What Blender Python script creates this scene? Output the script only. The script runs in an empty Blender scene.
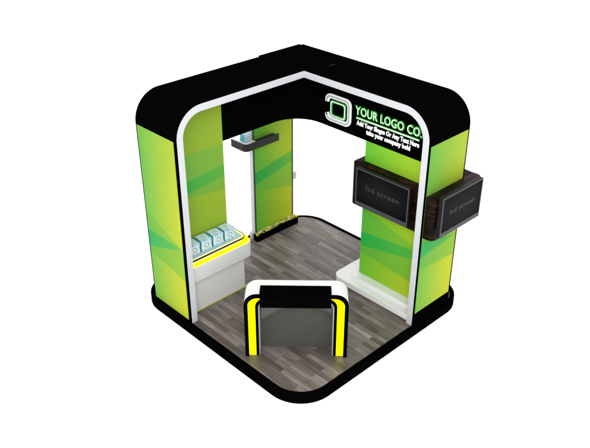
import bpy, bmesh, math, random
from mathutils import Vector, Matrix
random.seed(7)
sc = bpy.context.scene
C = sc.collection
PI = math.pi

# ------------------------------------------------------------------ materials
def new_mat(name):
    m = bpy.data.materials.new(name); m.use_nodes = True
    nt = m.node_tree; b = nt.nodes['Principled BSDF']
    return m, nt, b
def lin(c):
    f = lambda v: v/12.92 if v <= .04045 else ((v+.055)/1.055)**2.4
    return (f(c[0]/255), f(c[1]/255), f(c[2]/255), 1)
def mat(name, col, rough=.5, metal=0, spec=.5, emit=None, es=0, bump=0, bscale=60, vary=0, coat=0):
    m, nt, b = new_mat(name)
    b.inputs['Base Color'].default_value = (*col, 1)
    b.inputs['Roughness'].default_value = rough
    b.inputs['Metallic'].default_value = metal
    b.inputs['Specular IOR Level'].default_value = spec
    b.inputs['Coat Weight'].default_value = coat
    if emit:
        b.inputs['Emission Color'].default_value = (*emit, 1)
        b.inputs['Emission Strength'].default_value = es
    tc = nt.nodes.new('ShaderNodeTexCoord')
    nz = nt.nodes.new('ShaderNodeTexNoise'); nz.inputs['Scale'].default_value = bscale
    nz.inputs['Detail'].default_value = 4
    nt.links.new(tc.outputs['Object'], nz.inputs['Vector'])
    if vary:
        mr = nt.nodes.new('ShaderNodeMapRange')
        mr.inputs['To Min'].default_value = rough - vary; mr.inputs['To Max'].default_value = rough + vary
        nt.links.new(nz.outputs['Fac'], mr.inputs['Value']); nt.links.new(mr.outputs[0], b.inputs['Roughness'])
    if bump:
        bp = nt.nodes.new('ShaderNodeBump'); bp.inputs['Strength'].default_value = bump; bp.inputs['Distance'].default_value = .002
        nt.links.new(nz.outputs['Fac'], bp.inputs['Height']); nt.links.new(bp.outputs[0], b.inputs['Normal'])
    return m

M = {}
M['ground'] = mat('white_ground', (.96, .96, .96), .9, spec=.1)
M['black'] = mat('black_laminate', (.0012, .0012, .0012), .55, spec=0)
M['border'] = mat('black_border', (.0012, .0012, .0012), .6, spec=0)
M['trim'] = mat('white_trim', (.52, .53, .555), .4)
M['white'] = mat('white_lacquer', (.76, .76, .75), .35)
M['counterwhite'] = mat('counter_lacquer', (.62, .63, .60), .35)
M['baselight'] = mat('dim_base_light', (.35, .36, .08), .4, emit=(.6, .65, .12), es=.12)
M['seam'] = mat('roof_seam_metal', (.008, .008, .008), .5, spec=.03)
M['headline'] = mat('headline_letters', (.55, .85, .55), .4, emit=(.55, 1, .55), es=.4)
M['core'] = mat('core_board', (.62, .62, .6), .6)
M['grey'] = mat('grey_edge', (.28, .28, .29), .4)
M['shelfgrey'] = mat('charcoal_shelf', (.024, .022, .023), .5, spec=.15)
M['yellow'] = mat('yellow_light', (.8, .76, 0), .6, spec=0, emit=(1, .95, 0), es=1.5)
M['paleyellow'] = mat('pale_yellow_light', (.8, .8, .3), .4, emit=(1, .97, .35), es=.75)
M['tray'] = mat('pale_blue_tray', (.42, .55, .58), .15)
M['bezel'] = mat('screen_bezel', (.01, .01, .012), .4, spec=.1)
M['bezelsilver'] = mat('screen_bezel_edge', (.05, .052, .058), .4, spec=.15)
M['lettergrey'] = mat('screen_letters', (.06, .06, .065), .5, spec=.1)
M['lettersw'] = mat('white_letters', (.8, .85, .8), .4, emit=(.8, 1, .8), es=.35)
M['letterg'] = mat('green_glow', (.01, .13, .01), .4, emit=(.015, .38, .015), es=.42)
M['logow'] = mat('logo_white', (.8, .8, .82), .35, emit=(1, 1, 1), es=.3)
M['logog'] = mat('logo_grey', (.45, .46, .48), .35)
M['petal'] = mat('petal', (.95, .90, .02), .6, spec=.1)
M['petalw'] = mat('petal_white', (.95, .95, .9), .6, spec=.1)
M['flowerc'] = mat('flower_centre', (.5, .38, .01), .6)
M['leafd'] = mat('dark_leaf', (.006, .008, .003), .6)
M['deskpanel'] = mat('smoked_panel', (.062, .061, .052), .1, spec=.6)

# screen glass: a faint lit grey towards the middle as the panel shows
def screen_mat():
    m, nt, b = new_mat('screen_glass')
    b.inputs['Base Color'].default_value = (.002, .002, .0025, 1); b.inputs['Roughness'].default_value = .25
    b.inputs['Specular IOR Level'].default_value = .015
    tc = nt.nodes.new('ShaderNodeTexCoord'); mp = nt.nodes.new('ShaderNodeMapping')
    mp.inputs['Location'].default_value = (-.5*1.3, 0, -.5*1.3); mp.inputs['Scale'].default_value = (1.3, 0, 1.3)
    gr = nt.nodes.new('ShaderNodeTexGradient'); gr.gradient_type = 'SPHERICAL'
    nt.links.new(tc.outputs['Generated'], mp.inputs[0]); nt.links.new(mp.outputs[0], gr.inputs[0])
    cr = nt.nodes.new('ShaderNodeValToRGB')
    cr.color_ramp.elements[0].color = (.0, .0, .0, 1); cr.color_ramp.elements[1].color = (.02, .02, .023, 1)
    nt.links.new(gr.outputs['Fac'], cr.inputs[0]); nt.links.new(cr.outputs[0], b.inputs['Emission Color'])
    b.inputs['Emission Strength'].default_value = .7
    return m
M['screen'] = screen_mat()

def wood_floor():
    m, nt, b = new_mat('grey_oak_planks')
    N = nt.nodes.new; L = nt.links.new
    tc = N('ShaderNodeTexCoord')
    mp = N('ShaderNodeMapping'); mp.inputs['Rotation'].default_value = (0, 0, PI/2)
    L(tc.outputs['Object'], mp.inputs[0])
    br = N('ShaderNodeTexBrick'); br.offset = .37; br.offset_frequency = 2
    br.inputs['Scale'].default_value = 1; br.inputs['Brick Width'].default_value = .44
    br.inputs['Row Height'].default_value = .062; br.inputs['Mortar Size'].default_value = .0012
    br.inputs['Mortar Smooth'].default_value = .3
    br.inputs['Color1'].default_value = (0, 0, 0, 1); br.inputs['Color2'].default_value = (1, 1, 1, 1)
    br.inputs['Mortar'].default_value = (.3, .3, .3, 1)
    wn = N('ShaderNodeTexNoise'); wn.inputs['Scale'].default_value = 1.3
    L(mp.outputs[0], br.inputs['Vector'])
    # grain stretched along the plank
    gm = N('ShaderNodeMapping'); gm.inputs['Scale'].default_value = (2.2, 34, 1); L(mp.outputs[0], gm.inputs[0])
    add = N('ShaderNodeVectorMath'); add.operation = 'ADD'
    sc_ = N('ShaderNodeVectorMath'); sc_.operation = 'SCALE'; sc_.inputs['Scale'].default_value = 7
    L(br.outputs['Color'], sc_.inputs[0]); L(gm.outputs[0], add.inputs[0]); L(sc_.outputs[0], add.inputs[1])
    g = N('ShaderNodeTexNoise'); g.inputs['Scale'].default_value = 1.6; g.inputs['Detail'].default_value = 7; g.inputs['Roughness'].default_value = .65
    L(add.outputs[0], g.inputs['Vector'])
    bl = N('ShaderNodeTexNoise'); bl.inputs['Scale'].default_value = 2.3; bl.inputs['Detail'].default_value = 3
    bm_ = N('ShaderNodeMapping'); bm_.inputs['Scale'].default_value = (1, 3, 1); L(mp.outputs[0], bm_.inputs[0]); L(bm_.outputs[0], bl.inputs['Vector'])
    r1 = N('ShaderNodeValToRGB')
    e = r1.color_ramp.elements
    e[0].position = 0; e[0].color = (.080, .066, .056, 1)
    e[1].position = 1; e[1].color = (.235, .205, .182, 1)
    x = e.new(.35); x.color = (.133, .112, .097, 1)
    x = e.new(.7); x.color = (.165, .140, .122, 1)
    L(br.outputs['Color'], r1.inputs[0])
    r2 = N('ShaderNodeValToRGB'); r2.color_ramp.elements[0].position = .3; r2.color_ramp.elements[0].color = (.5, .5, .5, 1)
    r2.color_ramp.elements[1].position = .72; r2.color_ramp.elements[1].color = (1.35, 1.35, 1.35, 1)
    L(g.outputs['Fac'], r2.inputs[0])
    mx = N('ShaderNodeMix'); mx.data_type = 'RGBA'; mx.blend_type = 'MULTIPLY'; mx.inputs[0].default_value = 1
    L(r1.outputs[0], mx.inputs[6]); L(r2.outputs[0], mx.inputs[7])
    r3 = N('ShaderNodeValToRGB'); r3.color_ramp.elements[0].position = .35; r3.color_ramp.elements[0].color = (.84, .84, .84, 1)
    r3.color_ramp.elements[1].position = .65; r3.color_ramp.elements[1].color = (1.12, 1.12, 1.12, 1)
    L(bl.outputs['Fac'], r3.inputs[0])
    mx2 = N('ShaderNodeMix'); mx2.data_type = 'RGBA'; mx2.blend_type = 'MULTIPLY'; mx2.inputs[0].default_value = 1
    L(mx.outputs[2], mx2.inputs[6]); L(r3.outputs[0], mx2.inputs[7])
    mx3 = N('ShaderNodeMix'); mx3.data_type = 'RGBA'; L(br.outputs['Fac'], mx3.inputs[0])
    L(mx2.outputs[2], mx3.inputs[6]); mx3.inputs[7].default_value = (.05, .042, .035, 1)
    L(mx3.outputs[2], b.inputs['Base Color'])
    b.inputs['Roughness'].default_value = .42; b.inputs['Specular IOR Level'].default_value = .35
    bp = N('ShaderNodeBump'); bp.inputs['Strength'].default_value = .25; bp.inputs['Distance'].default_value = .002
    L(g.outputs['Fac'], bp.inputs['Height']); L(bp.outputs[0], b.inputs['Normal'])
    return m
M['floor'] = wood_floor()

def dark_wood(axis):
    m, nt, b = new_mat('dark_wenge_wood')
    N = nt.nodes.new; L = nt.links.new
    tc = N('ShaderNodeTexCoord'); mp = N('ShaderNodeMapping')
    mp.inputs['Scale'].default_value = (1.2, 1.2, 26)
    L(tc.outputs['Object'], mp.inputs[0])
    n = N('ShaderNodeTexNoise'); n.inputs['Scale'].default_value = 2.4; n.inputs['Detail'].default_value = 6; n.inputs['Distortion'].default_value = .6
    L(mp.outputs[0], n.inputs['Vector'])
    r = N('ShaderNodeValToRGB'); e = r.color_ramp.elements
    e[0].position = .38; e[0].color = (.004, .0022, .0018, 1)
    e[1].position = .78; e[1].color = (.075, .028, .014, 1)
    x = e.new(.55); x.color = (.010, .0045, .003, 1)
    L(n.outputs['Fac'], r.inputs[0]); L(r.outputs[0], b.inputs['Base Color'])
    b.inputs['Roughness'].default_value = .45; b.inputs['Specular IOR Level'].default_value = .06
    return m
M['wood'] = dark_wood(0)

def graphic(name, axis, u0, u1, top1, t0, t1, bot, flip=False, c=None):
    """printed green artwork: four sweeping edges given as height at the left and right side"""
    m, nt, b = new_mat(name)
    N = nt.nodes.new; L = nt.links.new
    tc = N('ShaderNodeTexCoord'); sp = N('ShaderNodeSeparateXYZ'); L(tc.outputs['Object'], sp.inputs[0])
    def mth(op, a, b_=None, c_=None):
        n = N('ShaderNodeMath'); n.operation = op
        for i, v in enumerate((a, b_, c_)):
            if v is None: continue
            if isinstance(v, (int, float)): n.inputs[i].default_value = v
            else: L(v, n.inputs[i])
        return n.outputs[0]
    def mr(v, a, b_, c_=0, d=1, smooth=False):
        n = N('ShaderNodeMapRange'); n.clamp = True
        if smooth: n.interpolation_type = 'SMOOTHSTEP'
        L(v, n.inputs[0])
        for i, q in enumerate((a, b_, c_, d)): n.inputs[1+i].default_value = q
        return n.outputs[0]
    U = mr(sp.outputs[axis], u0, u1); Z = sp.outputs[2]
    def below(line, eps=.008):     # 1 where Z is below the (slightly bowed) line
        z = mth('MULTIPLY_ADD', U, line[1]-line[0], line[0])
        bow = mth('MULTIPLY', mth('MULTIPLY', U, mth('SUBTRACT', 1, U)), line[2])
        d = mth('SUBTRACT', mth('ADD', z, bow), Z)
        return mr(d, -eps, eps)
    def mix(f, a, b_, mode='MIX'):
        n = N('ShaderNodeMix'); n.data_type = 'RGBA'; n.blend_type = mode
        if isinstance(f, float): n.inputs[0].default_value = f
        else: L(f, n.inputs[0])
        for i, v in ((6, a), (7, b_)):
            if isinstance(v, tuple): n.inputs[i].default_value = v
            else: L(v, n.inputs[i])
        return n.outputs[2]
    g, y, teal, mid = c or ((.105, .34, .045, 1), (.40, .44, .018, 1), (.022, .30, .07, 1), (.095, .33, .04, 1))
    base = mix(mr(U, 0, 1.05), g, y)
    base = mix(mr(Z, 1.2, 2.3, 0, .25, True), base, g)
    low = mix(mr(U, -.05, .9), g, y)
    A = below(top1); T0 = below(t0); T1 = below(t1); B = below(bot)
    midc = mix(mr(U, 0, 1.3, 0, .6), mid, y)
    tealc = mix(mr(U, 0, 1, 0, .65), teal, mid)
    col = mix(A, base, midc)
    col = mix(mth('MULTIPLY', T0, mr(U, 0, 1, 1, .75)), col, tealc)
    midd = mix(mr(U, 0, 1.2, 0, .5), mid, y)
    col = mix(T1, col, midd)
    col = mix(B, col, low)
    L(col, b.inputs['Base Color'])
    n1 = N('ShaderNodeTexNoise'); n1.inputs['Scale'].default_value = 5; n1.inputs['Detail'].default_value = 3; L(tc.outputs['Object'], n1.inputs['Vector'])
    L(mr(n1.outputs['Fac'], .3, .7, .5, .66), b.inputs['Roughness']); b.inputs['Specular IOR Level'].default_value = .1
    return m

# ------------------------------------------------------------------ helpers
def link(name, bm, m, parent=None, mats=None, smooth=False, base=None):
    """link a bmesh (world coordinates) as ONE mesh object, moved under its parent's base"""
    bmesh.ops.recalc_face_normals(bm, faces=bm.faces[:])
    me = bpy.data.meshes.new(name)
    if parent is not None:
        pl = Vector((0, 0, 0)); q = parent
        while q is not None:
            pl += q.location; q = q.parent
        if not parent.get('local'): bm.transform(Matrix.Translation(-pl))
    bm.to_mesh(me); bm.free()
    for x in (mats or [m]): me.materials.append(x)
    o = bpy.data.objects.new(name, me); C.objects.link(o)
    if parent is not None: o.parent = parent
    if smooth:
        for p in me.polygons: p.use_smooth = True
        try: me.set_sharp_from_angle(angle=math.radians(35))
        except Exception: pass
    return o
def thing(name, label, cat, loc=(0, 0, 0), group=None):
    o = bpy.data.objects.new(name, None); C.objects.link(o); o.empty_display_size = .1
    o.location = loc; o['label'] = label; o['category'] = cat
    if group: o['group'] = group
    return o
def box(bm, x0, x1, y0, y1, z0, z1, bev=0, seg=2, mi=0):
    vs = [bm.verts.new((x, y, z)) for z in (z0, z1) for y in (y0, y1) for x in (x0, x1)]
    idx = [(0, 1, 3, 2), (4, 6, 7, 5), (0, 4, 5, 1), (2, 3, 7, 6), (0, 2, 6, 4), (1, 5, 7, 3)]
    fs = [bm.faces.new([vs[i] for i in f]) for f in idx]
    for f in fs: f.material_index = mi
    if bev:
        es = list({e for f in fs for e in f.edges})
        bmesh.ops.bevel(bm, geom=es, offset=bev, segments=seg, profile=.5, affect='EDGES')
    return vs
def prism(bm, pts, axis, a, b, bev=0, seg=2, mi=0):
    """extrude a polygon: axis 'z' pts=(x,y); axis 'y' pts=(x,z); axis 'x' pts=(y,z)"""
    def P(p, t): return {'z': (p[0], p[1], t), 'y': (p[0], t, p[1]), 'x': (t, p[0], p[1])}[axis]
    A = [bm.verts.new(P(p, a)) for p in pts]; B = [bm.verts.new(P(p, b)) for p in pts]
    n = len(pts); caps = [bm.faces.new(A), bm.faces.new(B[::-1])]; fs = caps[:]
    for i in range(n):
        j = (i+1) % n; fs.append(bm.faces.new((A[i], B[i], B[j], A[j])))
    for f in fs: f.material_index = mi
    if bev:
        es = list({e for f in caps for e in f.edges})
        bmesh.ops.bevel(bm, geom=es, offset=bev, segments=seg, profile=.5, affect='EDGES')
def arc(cx, cz, r, a0, a1, n=14):
    return [(cx+r*math.cos(math.radians(a0+(a1-a0)*i/n)), cz+r*math.sin(math.radians(a0+(a1-a0)*i/n))) for i in range(n+1)]
def rrect(x0, x1, y0, y1, r, n=8):
    """rounded rectangle; r = (r at x0y0, x1y0, x1y1, x0y1)"""
    if not isinstance(r, (tuple, list)): r = (r,)*4
    out = []
    for (cx, cy, rr, a) in ((x0, y0, r[0], 180), (x1, y0, r[1], 270), (x1, y1, r[2], 0), (x0, y1, r[3], 90)):
        if rr <= 0: out.append((cx, cy)); continue
        sx = 1 if a in (180, 90) else -1; sy = 1 if a in (180, 270) else -1
        out += arc(cx+sx*rr, cy+sy*rr, rr, a, a+90, n)
    return out
def ring(bm, outer, inner, axis, a, b, closed=False, mi=0):
    """solid band between two polylines with equal counts, extruded a..b"""
    def P(p, t): return {'z': (p[0], p[1], t), 'y': (p[0], t, p[1]), 'x': (t, p[0], p[1])}[axis]
    n = len(outer)
    O = [[bm.verts.new(P(p, t)) for p in outer] for t in (a, b)]
    I = [[bm.verts.new(P(p, t)) for p in inner] for t in (a, b)]
    rng = range(n) if closed else range(n-1)
    for i in rng:
        j = (i+1) % n
        for q in ((O[0][i], O[0][j], I[0][j], I[0][i]), (O[1][j], O[1][i], I[1][i], I[1][j]),
                  (O[0][j], O[0][i], O[1][i], O[1][j]), (I[0][i], I[0][j], I[1][j], I[1][i])):
            bm.faces.new(q).material_index = mi
    if not closed:
        for i in (0, n-1): bm.faces.new((O[0][i], I[0][i], I[1][i], O[1][i])).material_index = mi
def text(name, s, m, parent, right, up, origin, height, width, offset=0, depth=.003, slant=0, align_base=True):
    """flat lettering made of mesh: built from the default font, squeezed to width x height"""
    cu = bpy.data.curves.new(name, 'FONT'); cu.body = s; cu.size = 1; cu.offset = offset; cu.resolution_u = 3
    cu.extrude = .01; cu.space_character = 1.06
    t = bpy.data.objects.new('tmp', cu); C.objects.link(t)
    bpy.context.view_layer.update()
    me = bpy.data.meshes.new_from_object(t.evaluated_get(bpy.context.evaluated_depsgraph_get()))
    bpy.data.objects.remove(t)
    bm = bmesh.new(); bm.from_mesh(me)
    xs = [v.co.x for v in bm.verts]; x0, x1 = min(xs), max(xs)
    R = Vector(right); Uv = Vector(up); F = R.cross(Uv); O = Vector(origin)
    kz = height/.70
    for v in bm.verts:
        x = (v.co.x-x0)/(x1-x0)*width; y = v.co.y*kz; z = (v.co.z+.01)/.02*depth
        v.co = O + R*(x+slant*y) + Uv*y + F*z
    return link(name, bm, m, parent)

S_LX, S_LY = 2.40, 2.425          # outer (rear) planes of the two portals
YL, XR = 1.715, 1.721            # inner faces of the two portals
H = 2.5; RO = .315; T = .072
FY, FX = 2.05, 1.95              # recessed infill planes
ZB = 1.845

# ------------------------------------------------------------------ setting
bm = bmesh.new(); box(bm, -40, 40, -40, 40, -.4, -.102)
g = link('ground', bm, M['ground']); g['kind'] = 'structure'

# ------------------------------------------------------------------ platform
pf = thing('stage_platform', 'low square exhibition platform with grey wood plank floor and thick black rounded edge', 'platform', (1.33, 1.33, -.1))
bm = bmesh.new()
o_ = rrect(-.06, 2.71, -.06, 2.71, .40, 16); i_ = rrect(0, 2.66, 0, 2.66, .34, 16)
ring(bm, o_, i_, 'z', -.1, .003, closed=True)
link('edge_border', bm, M['border'], pf, smooth=True)
bm = bmesh.new(); prism(bm, rrect(.001, 2.659, .001, 2.659, .339, 16), 'z', -.09, 0)
link('plank_floor', bm, M['floor'], pf)

# ------------------------------------------------------------------ booth frame
fr = thing('booth_frame', 'tall black L-shaped exhibition portal with white edge trim, green printed columns and a rounded header', 'booth frame', (1.33, 1.33, 0))
# outer shell: each arm a curved plate, then the corner plate
bm = bmesh.new()
def arm_profile(r, t, end):
    out = [(0+t, 0)] + [(t, H-RO)] + arc(RO, H-RO, RO-t, 180, 90, 20)[1:] + [(end, H-t)]
    return out
ring(bm, arm_profile(RO, 0, XR), arm_profile(RO, T, XR), 'y', YL, S_LY)
ring(bm, arm_profile(RO, 0, YL), arm_profile(RO, T, YL), 'x', XR, S_LX)
box(bm, XR, S_LX, YL, S_LY, H-T, H)
link('shell', bm, M['black'], fr, smooth=True)
# white edge trim on the inner faces
bm = bmesh.new()
ring(bm, arm_profile(RO, 0, XR-.004), arm_profile(RO, T, XR-.004), 'y', YL-.004, YL-.0005)
link('edge_trim', bm, M['trim'], fr)
bm = bmesh.new()
ring(bm, arm_profile(RO, 0, YL-.004), arm_profile(RO, T, YL-.004), 'x', XR-.004, XR-.0005)
link('edge_trim', bm, M['trim'], fr)
# column cores
def infill(x0, x1, z0, z1, r=RO-T, inset=T):
    c = inset+r
    if z1 < H-RO: return [(x0, z0), (x1, z0), (x1, z1), (x0, z1)]
    return [(x1, z0), (x1, z1)] + arc(c, z1-r, r, 90, 180, 16) + [(x0, z0)]
e = .002
bm = bmesh.new(); prism(bm, infill(T+e, .82, 0.001, H-T-e, RO-T-e, T+e), 'y', FY+.006, S_LY-.012)
link('left_column_core'.replace('left_', ''), bm, M['black'], fr)
bm = bmesh.new(); prism(bm, [(T+e, .001), (.985, .001), (.985, ZB), (T+e, ZB)], 'x', FX+.006, S_LX-.012)
link('column_core', bm, M['black'], fr)
# header infill
bm = bmesh.new(); box(bm, .8215, FX-.001, FY-.001, S_LY-.02, ZB, H-T-e)
prism(bm, infill(T+e, FY-.001, ZB+.001, H-T-e, RO-T-e, T+e), 'x', FX-.004, S_LX-.02)
R_ = .36
pts = [(FX-.004, FY-.001)] + [(FX-.004-R_+R_*math.cos(a), FY-.001-R_+R_*math.sin(a)) for a in [PI/2*i/14 for i in range(15)]][::-1]
pts = [(FX-.004, FY-.001)] + [(FX-.004-R_+R_*math.sin(PI/2*i/14), FY-.001-R_+R_*math.cos(PI/2*i/14)) for i in range(15)]
prism(bm, pts, 'z', ZB, H-T-.01)
hd = link('header_fascia', bm, M['black'], fr)
bm = bmesh.new(); box(bm, 1.90, 2.57, S_LY+.001, 2.665, 2.02, 2.415, .003)
link('rear_header_block', bm, M['black'], fr)

bm = bmesh.new(); box(bm, 2.04, 2.13, 1.632, 1.645, H+.0003, H+.003)
link('roof_seam', bm, M['seam'], fr)
# printed panels
def panel(pts, axis, a, b, gm, parent):
    bm = bmesh.new(); prism(bm, pts, axis, a, b); return link('graphic_panel', bm, gm, parent)
ox, oy = fr.location.x, fr.location.y
pans = []
gm = graphic('print_outer_west', 1, 2.40-oy, 1.78-oy, (1.16, .93, 0), (.935, .93, 0), (.72, .93, -.05), (.63, .53, .03))
panel([(YL+.058, .017), (2.402, .017), (2.402, 2.172), (YL+.058, 2.172)], 'x', -.004, -.0005, gm, fr)
gm = graphic('print_outer_south', 0, 1.75-ox, 2.37-ox, (1.35, 1.2, 0), (1.06, .93, 0), (.87, .93, -.02), (.71, .66, .02))
panel([(XR+.036, .144), (2.373, .144), (2.373, 2.15), (XR+.036, 2.145)], 'y', -.004, -.0005, gm, fr)
gm = graphic('print_inner_west', 0, .07-ox, .82-ox, (1.85, 1.81, .0), (1.50, 1.575, 0), (1.37, 1.43, -.03), (1.36, 1.26, 0),
             c=((.20, .34, .03, 1), (.27, .40, .03, 1), (.02, .35, .055, 1), (.12, .35, .05, 1)))
panel(infill(T+e, .822, .6, H-T-e-.001, RO-T-e, T+e), 'y', FY, FY+.006, gm, fr)
gm = graphic('print_inner_south', 1, .985-oy, .07-oy, (1.02, .80, -.03), (.70, .79, 0), (.517, .69, -.02), (.42, .33, .03),
             c=((.12, .47, .03, 1), (.42, .55, .02, 1), (.015, .39, .06, 1), (.09, .42, .04, 1)))
panel([(T+e, .13), (.987, .13), (.987, ZB-.001), (T+e, ZB-.001)], 'x', FX, FX+.006, gm, fr)

# dark wood bands wrapped round the right column
def wood(pts, z0, z1):
    bm = bmesh.new(); prism(bm, pts, 'z', z0, z1, .006); return link('wood_band', bm, M['wood'], fr, smooth=True)
wood([(1.949, .10)] + [(1.845, .10)] + arc(1.885, 1.035, .04, 180, 90, 6) + [(2.30, 1.075), (2.30, .99), (1.949, .99)], 1.085, 1.60)
wood(rrect(1.755, 2.565, -.125, -.005, (.06, .055, 0, 0), 8), 1.12, 1.605)
wood(rrect(S_LX+.002, 2.565, -.0045, .21, (0, 0, .08, 0), 8), 1.12, 1.605)

# logo and lettering on the right fascia (plane x = FX, reading towards -y)
lx = FX-.004
def yz(pts): return pts
lg = None
bm = bmesh.new()
def cpath(ins):
    y1, y0, z0, z1 = 1.585-ins, 1.205+ins, 1.925+ins, 2.24-ins
    r = .075-ins*.6
    a = [(y1, 2.135 - 0)] if True else []
    top = [(y1, 2.142)] + arc(y1-r, z1-r, r, 0, 90, 6) + arc(y0+r, z1-r, r, 90, 180, 6)
    bot = arc(y0+r, z0+r, r, 180, 270, 6) + arc(y1-r, z0+r, r, 270, 360, 6) + [(y1, 1.99)]
    return top+bot
ring(bm, cpath(0), cpath(.046), 'x', lx-.02, lx-.0005)
lg = link('logo_bracket', bm, M['logow'], fr)
bm = bmesh.new(); ring(bm, cpath(.010), cpath(.036), 'x', lx-.0225, lx-.0202)
link('logo_inlay', bm, M['logog'], lg)
bm = bmesh.new()
def sq(i): return rrect(1.29+i, 1.51-i, 1.985+i, 2.165-i, .03, 5)
ring(bm, sq(-.006), sq(.022), 'x', lx-.012, lx-.0005, closed=True)
sqo = link('logo_square', bm, M['letterg'], fr)
bm = bmesh.new(); ring(bm, sq(.002), sq(.011), 'x', lx-.0145, lx-.0122, closed=True)
link('logo_square_face', bm, M['lettersw'], sqo)
RT, UP = (0, -1, 0), (0, 0, 1)
g1 = text('letter_glow', 'YOUR LOGO CO.', M['letterg'], fr, RT, UP, (lx-.0005, 1.147, 2.110), .099, .908, .036, .012)
text('letter_faces', 'YOUR LOGO CO.', M['headline'], g1, RT, UP, (lx-.0127, 1.139, 2.113), .092, .888, .002, .002)
bm = bmesh.new(); box(bm, lx-.008, lx-.0005, .275, 1.13, 2.058, 2.084)
ul = link('underline_glow', bm, M['letterg'], fr)
bm = bmesh.new(); box(bm, lx-.0105, lx-.0082, .28, 1.125, 2.065, 2.077)
link('underline_face', bm, M['lettersw'], ul)
text('slogan_letters', 'Add Your Slogan Or Any Text Here', M['logow'], fr, RT, UP, (lx-.0005, 1.125, 1.992), .050, .85, .045, .004)
text('slogan_letters', 'take your company bold', M['logow'], fr, RT, UP, (lx-.0005, .985, 1.922), .050, .60, .045, .004)

# ------------------------------------------------------------------ rear panel post
bp = thing('banner_post', 'slim green printed banner post at the rear floor edge with a white side edge', 'banner post', (2.07, 2.6, 0))
bm = bmesh.new(); box(bm, 1.69, 2.375, 2.584, 2.64, .0, 2.2)
link('post_body', bm, M['trim'], bp)
gm = graphic('print_banner', 0, 1.69-2.07, 2.375-2.07, (1.14, .96, .0), (.95, 1.08, 0), (.79, .93, -.03), (.69, .56, .0),
             c=((.07, .37, .03, 1), (.37, .42, .015, 1), (.012, .31, .05, 1), (.09, .36, .035, 1)))
panel([(1.717, .0), (2.356, .0), (2.356, 2.19), (1.717, 2.19)], 'y', 2.578, 2.5835, gm, bp)
for xa, xb in ((1.700, 1.716), (2.357, 2.379)):
    bm = bmesh.new(); box(bm, xa, xb, 2.5765, 2.5836, 0.001, 2.195); link('dark_edge', bm, M['shelfgrey'], bp)
bm = bmesh.new(); box(bm, 1.66, 1.71, 2.60, 2.655, .0, .10, .008); link('post_foot', bm, M['trim'], bp)
bm = bmesh.new(); box(bm, 2.376, 2.465, 2.60, 2.63, .62, .72, .006)
link('side_bracket', bm, M['logog'], bp)

# shelf hooked on the post
sh = thing('wall_shelf', 'charcoal ledge shelf with white tray top hooked across the green banner post', 'shelf', (1.72, 2.53, 1.4))
bm = bmesh.new()
zt, zb = 1.435, 1.355
prism(bm, rrect(1.50, 1.695, 2.49, 2.74, (.05, 0, 0, .05), 6), 'z', zb, zt-.012)
link('tray_top', bm, M['white'], sh)
bm = bmesh.new()
oo = [(1.52, 2.81)] + arc(1.55, 2.53, .06, 180, 270, 8) + [(2.035, 2.47)]
ii = [(1.535, 2.81)] + arc(1.55, 2.53, .045, 180, 270, 8) + [(2.035, 2.485)]
oo = [(x-.0 if k else x, y) for k, (x, y) in enumerate(oo)]
oo[0] = (1.49, 2.745); ii[0] = (1.505, 2.745)
ring(bm, oo, ii, 'z', zb-.006, zt+.006)
box(bm, 1.70, 2.03, 2.486, 2.575, zb+.03, zt-.02)
link('ledge_rim', bm, M['shelfgrey'], sh, smooth=True)

def cube_mat():
    m, nt, b = new_mat('pale_blue_carton')
    N = nt.nodes.new; L = nt.links.new
    tc = N('ShaderNodeTexCoord'); v = N('ShaderNodeTexNoise'); v.inputs['Scale'].default_value = 22; v.inputs['Detail'].default_value = 2
    L(tc.outputs['Object'], v.inputs['Vector'])
    r = N('ShaderNodeValToRGB'); e = r.color_ramp.elements
    e[0].position = .42; e[0].color = (.26, .52, .60, 1); e[1].position = .6; e[1].color = (.62, .80, .84, 1)
    L(v.outputs['Fac'], r.inputs[0]); L(r.outputs[0], b.inputs['Base Color'])
    b.inputs['Roughness'].default_value = .35
    return m
M['cube'] = cube_mat()
M['cubew'] = mat('carton_label', (.72, .80, .82), .4)
M['cubering'] = mat('carton_ring', (.10, .16, .20), .4)
M['cubeteal'] = mat('carton_side', (.06, .36, .42), .4)
def carton(x, y, z, s, label, group=None, rot=0):
    o = thing('gift_carton', label, 'carton', (x, y, z), group)
    bm = bmesh.new(); h = s/2
    box(bm, x-h, x+h, y-h, y+h, z, z+s, .004)
    link('box_body', bm, M['cube'], o)
    bm = bmesh.new(); box(bm, x-h*.72, x+h*.72, y-h*.62, y+h*.62, z+s+.0003, z+s+.0015)
    link('lid_label', bm, M['cubew'], o)
    bm = bmesh.new()
    c0 = [(x+.40*s*math.cos(a), z+.48*s+.40*s*math.sin(a)) for a in [2*PI*i/28 for i in range(28)]]
    prism(bm, c0, 'y', y-h-.0015, y-h-.0003)
    fl = link('round_label', bm, M['cubew'], o)
    bm = bmesh.new()
    def cir(r): return [(x+r*s*math.cos(a), z+.48*s+r*s*math.sin(a)) for a in [2*PI*i/28 for i in range(28)]]
    ring(bm, cir(.21), cir(.155), 'y', y-h-.003, y-h-.0016, closed=True)
    ring(bm, cir(.34), cir(.325), 'y', y-h-.003, y-h-.0016, closed=True)
    link('ring_mark', bm, M['cubering'], fl)
    bm = bmesh.new()
    for k in range(3): box(bm, x-h*.5, x+h*(.5-.3*(k % 2)), y-h*.36+k*h*.3, y-h*.26+k*h*.3, z+s+.0016, z+s+.0024)
    link('lid_lines', bm, M['cubeteal'], o)
    bm = bmesh.new(); box(bm, x-h-.0012, x-h-.0002, y-h*.85, y+h*.85, z+.004, z+s-.004)
    link('side_panel', bm, M['cubeteal'], o)
    return o
carton(1.62, 2.62, zt-.011, .10, 'small pale blue carton on the white tray of the charcoal wall shelf')

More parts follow.
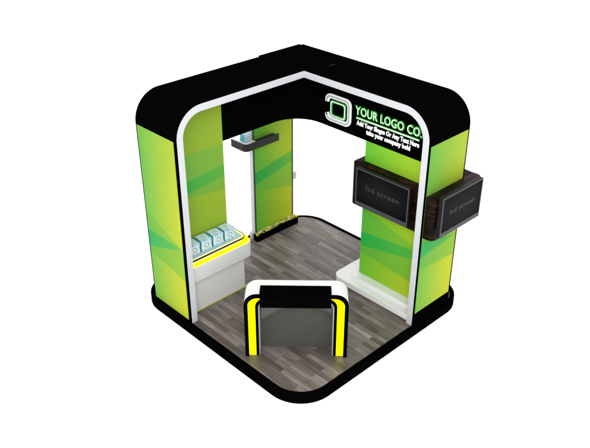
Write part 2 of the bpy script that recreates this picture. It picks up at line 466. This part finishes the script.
# ------------------------------------------------------------------ planter with flowers
pl = thing('flower_trough', 'long low black trough filled with small yellow and white flowers below the banner post', 'planter', (2.05, 2.52, 0))
bm = bmesh.new(); ring(bm, rrect(1.655, 2.40, 2.495, 2.574, .012, 3), rrect(1.665, 2.39, 2.505, 2.564, .008, 3), 'z', .0005, .088, closed=True)
link('trough', bm, M['border'], pl)
bm = bmesh.new(); box(bm, 1.6655, 2.3895, 2.5055, 2.5635, .002, .07); link('soil', bm, M['leafd'], pl)
def flower_mesh(pm):
    bm = bmesh.new()
    for k in range(6):
        a = k*PI/3; ca, sa = math.cos(a), math.sin(a)
        pts = [(0, 0, 0), (.011, -.008, .005), (.024, 0, .003), (.011, .008, .005)]
        f = [bm.verts.new((x*ca-y*sa, x*sa+y*ca, z)) for x, y, z in pts]; bm.faces.new(f)
    bmesh.ops.solidify(bm, geom=bm.faces[:], thickness=.002)
    n0 = len(bm.faces)
    bmesh.ops.create_icosphere(bm, subdivisions=1, radius=.006, matrix=Matrix.Translation((0, 0, .006)))
    for f in list(bm.faces)[n0:]: f.material_index = 1
    for k in range(3):
        a = k*2.1+.5
        f = [bm.verts.new(p) for p in ((.002*math.cos(a+1.5), .002*math.sin(a+1.5), -.03), (.03*math.cos(a), .03*math.sin(a), -.008), (-.002*math.cos(a+1.5), -.002*math.sin(a+1.5), -.03))]
        bm.faces.new(f).material_index = 2
    me = bpy.data.meshes.new('flower'); bm.to_mesh(me); bm.free()
    for x in (pm, M['flowerc'], M['leafd']): me.materials.append(x)
    return me
fm = [flower_mesh(M['petal']), flower_mesh(M['petalw'])]
for k in range(44):
    o = bpy.data.objects.new('flower', fm[k % 2 if random.random() < .7 else 0]); C.objects.link(o); o.parent = pl
    o.location = (1.67+.72*((k+.5)/44)-2.05+random.uniform(-.006, .006), (2.515 + .038*((k*5) % 3)/2)-2.52+random.uniform(-.005, .005), .094+random.uniform(0, .022))
    o.rotation_euler = (random.uniform(-.2, .7), random.uniform(-.5, .3), random.uniform(0, 6)); s = random.uniform(1.0, 1.35); o.scale = (s, s, s)

# ------------------------------------------------------------------ display counter
dc = thing('display_counter', 'white display counter with yellow lit edge, carrying a tray of cartons', 'counter', (.45, 1.95, 0))
bm = bmesh.new(); prism(bm, rrect(.076, .90, 1.845, 2.047, (0, .03, 0, 0), 6), 'z', .012, .455)
link('cabinet', bm, M['counterwhite'], dc, smooth=True)
bm = bmesh.new(); prism(bm, rrect(.076, .906, 1.839, 2.047, (0, .03, 0, 0), 6), 'z', .001, .011)
link('base_light', bm, M['baselight'], dc)
bm = bmesh.new(); prism(bm, rrect(.076, .972, 1.768, 2.047, (0, .085, 0, 0), 10), 'z', .457, .645, .006)
link('overhang_top', bm, M['counterwhite'], dc, smooth=True)
bm = bmesh.new(); prism(bm, rrect(.076, .953, 1.785, 2.047, (0, .08, 0, 0), 10), 'z', .6452, .674)
link('light_strip', bm, M['yellow'], dc)
bm = bmesh.new(); prism(bm, rrect(.076, .885, 1.812, 2.047, (0, .08, 0, 0), 10), 'z', .6742, .700)
tr = link('tray', bm, M['paleyellow'], dc)
bm = bmesh.new()
ring(bm, rrect(.076, .91, 1.800, 2.047, (0, .085, 0, 0), 10), rrect(.077, .904, 1.806, 2.046, (0, .079, 0, 0), 10), 'z', .7005, .722, closed=True)
link('dark_rim', bm, M['leafd'], tr)
bm = bmesh.new(); prism(bm, rrect(.078, .903, 1.807, 2.045, (0, .078, 0, 0), 10), 'z', .7005, .712)
link('tray_inlay', bm, M['tray'], tr)
bm = bmesh.new()
ring(bm, rrect(.079, .90, 1.811, 2.044, (0, .074, 0, 0), 10), rrect(.08, .884, 1.827, 2.043, (0, .058, 0, 0), 10), 'z', .7125, .720, closed=True)
link('lit_border', bm, M['paleyellow'], tr)
labs = ['pale blue round-labelled carton next to the white frame edge, leftmost on the lit counter tray',
        'pale blue round-labelled carton on the tray, second from the white frame edge',
        'pale blue round-labelled carton on the tray, second from the rounded tray end',
        'pale blue round-labelled carton nearest the rounded open end of the lit counter tray']
for k in range(4):
    carton(.232+.165*k, 1.955, .7126, .138, labs[k], 'cartons in a row on the counter tray')

# ------------------------------------------------------------------ stepped plinth
sp = thing('stepped_plinth', 'low white stepped plinth with rounded end beneath the green column with the screens', 'plinth', (2.0, .6, 0))
bm = bmesh.new(); prism(bm, rrect(1.752, 2.36, .04, 1.19, (0, 0, 0, .09), 8), 'z', .0005, .018)
link('kick_base', bm, M['grey'], sp)
bm = bmesh.new(); prism(bm, rrect(1.735, 2.385, .012, 1.225, (0, 0, .02, .11), 10), 'z', .0185, .088, .005)
link('lower_step', bm, M['white'], sp)
bm = bmesh.new(); prism(bm, rrect(1.845, 2.375, .02, 1.03, (0, 0, .02, .03), 6), 'z', .0885, .128)
link('upper_step', bm, M['white'], sp)

# ------------------------------------------------------------------ reception desk (local space: X to the right, Y into depth)
rd = thing('reception_desk', 'white arched reception desk with black outlined yellow lit legs and a black front box', 'desk', (.456, .527, .0005))
rd.rotation_euler = (0, 0, -PI/4); rd['local'] = 1
HW, HD = .528, .778
def arch(ix, iz, r, n=12):
    hw, h = HW-ix, HD-iz
    return [(-hw, 0)] + arc(-hw+r, h-r, r, 180, 90, n) + arc(hw-r, h-r, r, 90, 0, n) + [(hw, 0)]
bm = bmesh.new(); ring(bm, arch(0, 0, .13), arch(.152, .085, .09), 'y', 0, .25)
link('arch_body', bm, M['white'], rd, smooth=True)
def front(name, a, b, m, y0=-.005, y1=-.0005):
    bm = bmesh.new(); ring(bm, a, b, 'y', y0, y1); return link(name, bm, m, rd)
front('outer_outline', arch(0, 0, .13), arch(.038, .033, .10), M['black'], -.03)
front('yellow_light', arch(.0382, .0332, .0998), arch(.112, .046, .112), M['yellow'], -.0035)
front('inner_outline', arch(.1122, .0462, .1118), arch(.143, .080, .09), M['black'])
front('inner_edge', arch(.1432, .0802, .09), arch(.1545, .0875, .09), M['grey'], -.003, -.0005)
front('inner_lining', arch(.1522, .0852, .09), arch(.1545, .0875, .09), M['grey'], .0005, .134)
bm = bmesh.new(); box(bm, -HW+.1525, HW-.1525, .135, .150, .0, HD-.087)
link('back_panel', bm, M['deskpanel'], rd)
bm = bmesh.new(); box(bm, -.366, .352, -.03, .125, .630, .80, .002)
link('front_box', bm, M['black'], rd)
del rd['local']

# ------------------------------------------------------------------ screens
def screen(name_label, origin, right, w, h, tilt=0):
    R = Vector(right).normalized(); U = Vector((0, 0, 1)); F = R.cross(U)     # F points to the viewer
    Mx = Matrix((( R.x, -F.x, U.x, origin[0]), (R.y, -F.y, U.y, origin[1]), (R.z, -F.z, U.z, origin[2]), (0, 0, 0, 1)))
    t = thing('lcd_screen', name_label, 'screen', origin)
    t.matrix_world = Mx @ Matrix.Rotation(tilt, 4, 'X')
    t['local'] = 1
    hw, hh = w/2, h/2
    bm = bmesh.new(); box(bm, -hw, hw, .0, .045, -hh, hh, .006); link('housing', bm, M['bezel'], t)
    bm = bmesh.new(); bw = .016
    ring(bm, rrect(-hw+.002, hw-.002, -hh+.002, hh-.002, .006, 3), rrect(-hw+bw, hw-bw, -hh+.052, hh-bw, .003, 3), 'y', -.008, -.0003, closed=True)
    bz = link('bezel', bm, M['bezelsilver'], t)
    bm = bmesh.new(); box(bm, -hw+bw*1.7, hw-bw*1.7, -.0105, -.0083, -hh+.010, -hh+.030); link('speaker_bar', bm, M['bezel'], bz)
    bm = bmesh.new(); box(bm, -.05, .05, -.012, -.0083, -hh-.004, -hh+.014, .002); link('badge_tab', bm, M['bezelsilver'], bz)
    bm = bmesh.new(); box(bm, -hw+bw+.0004, hw-bw-.0004, -.003, -.0004, -hh+.0524, hh-bw-.0004); link('display', bm, M['screen'], t)
    k = w/.72
    text('screen_letters', 'lcd', M['lettergrey'], t, (1, 0, 0), (0, 0, 1), (-.215*k, -.0032, .0), .058, .115*k, -.004, .0012)
    text('screen_letters', 'screen', M['lettergrey'], t, (1, 0, 0), (0, 0, 1), (-.055*k, -.0032, .0), .058, .29*k, -.004, .0012)
    bm = bmesh.new(); box(bm, -.1, .1, .046, .075, -.1, .1); link('wall_mount', bm, M['bezel'], t)
    del t['local']
    return t
screen('dark lcd screen facing into the booth, above the white stepped plinth', (1.765, .575, 1.378), (0, -1, 0), .73, .455)
screen('dark lcd screen on the outer end of the column, overhanging the black platform edge', (2.10, -.205, 1.428), (1, 0, 0), .69, .455)

# ------------------------------------------------------------------ light
w = bpy.data.worlds.new('World'); sc.world = w; w.use_nodes = True
w.node_tree.nodes['Background'].inputs[0].default_value = (1, 1, 1, 1)
w.node_tree.nodes['Background'].inputs[1].default_value = 1.5
def area(loc, target, size, power):
    l = bpy.data.lights.new('softbox', 'AREA'); l.size = size; l.energy = power; l.shape = 'DISK'
    o = bpy.data.objects.new('softbox', l); C.objects.link(o); o.location = loc
    o.rotation_euler = (Vector(target)-Vector(loc)).to_track_quat('-Z', 'Y').to_euler()
area((-5, -5, 7), (1.3, 1.3, 1), 4, 350)

# ------------------------------------------------------------------ camera
cam = bpy.data.cameras.new('camera'); co = bpy.data.objects.new('camera', cam); C.objects.link(co); sc.camera = co
yaw, pitch = math.radians(46.066), math.radians(-30.251)
fwd = Vector((math.cos(pitch)*math.cos(yaw), math.cos(pitch)*math.sin(yaw), math.sin(pitch)))
co.location = (-3.769, -3.841, 5.137)
co.rotation_euler = fwd.to_track_quat('-Z', 'Y').to_euler()
cam.sensor_width = 36; cam.lens = 746.606/590*36; cam.clip_end = 500
sc.view_settings.view_transform = 'Standard'; sc.view_settings.look = 'None'; sc.view_settings.gamma = 1; sc.view_settings.exposure = 0
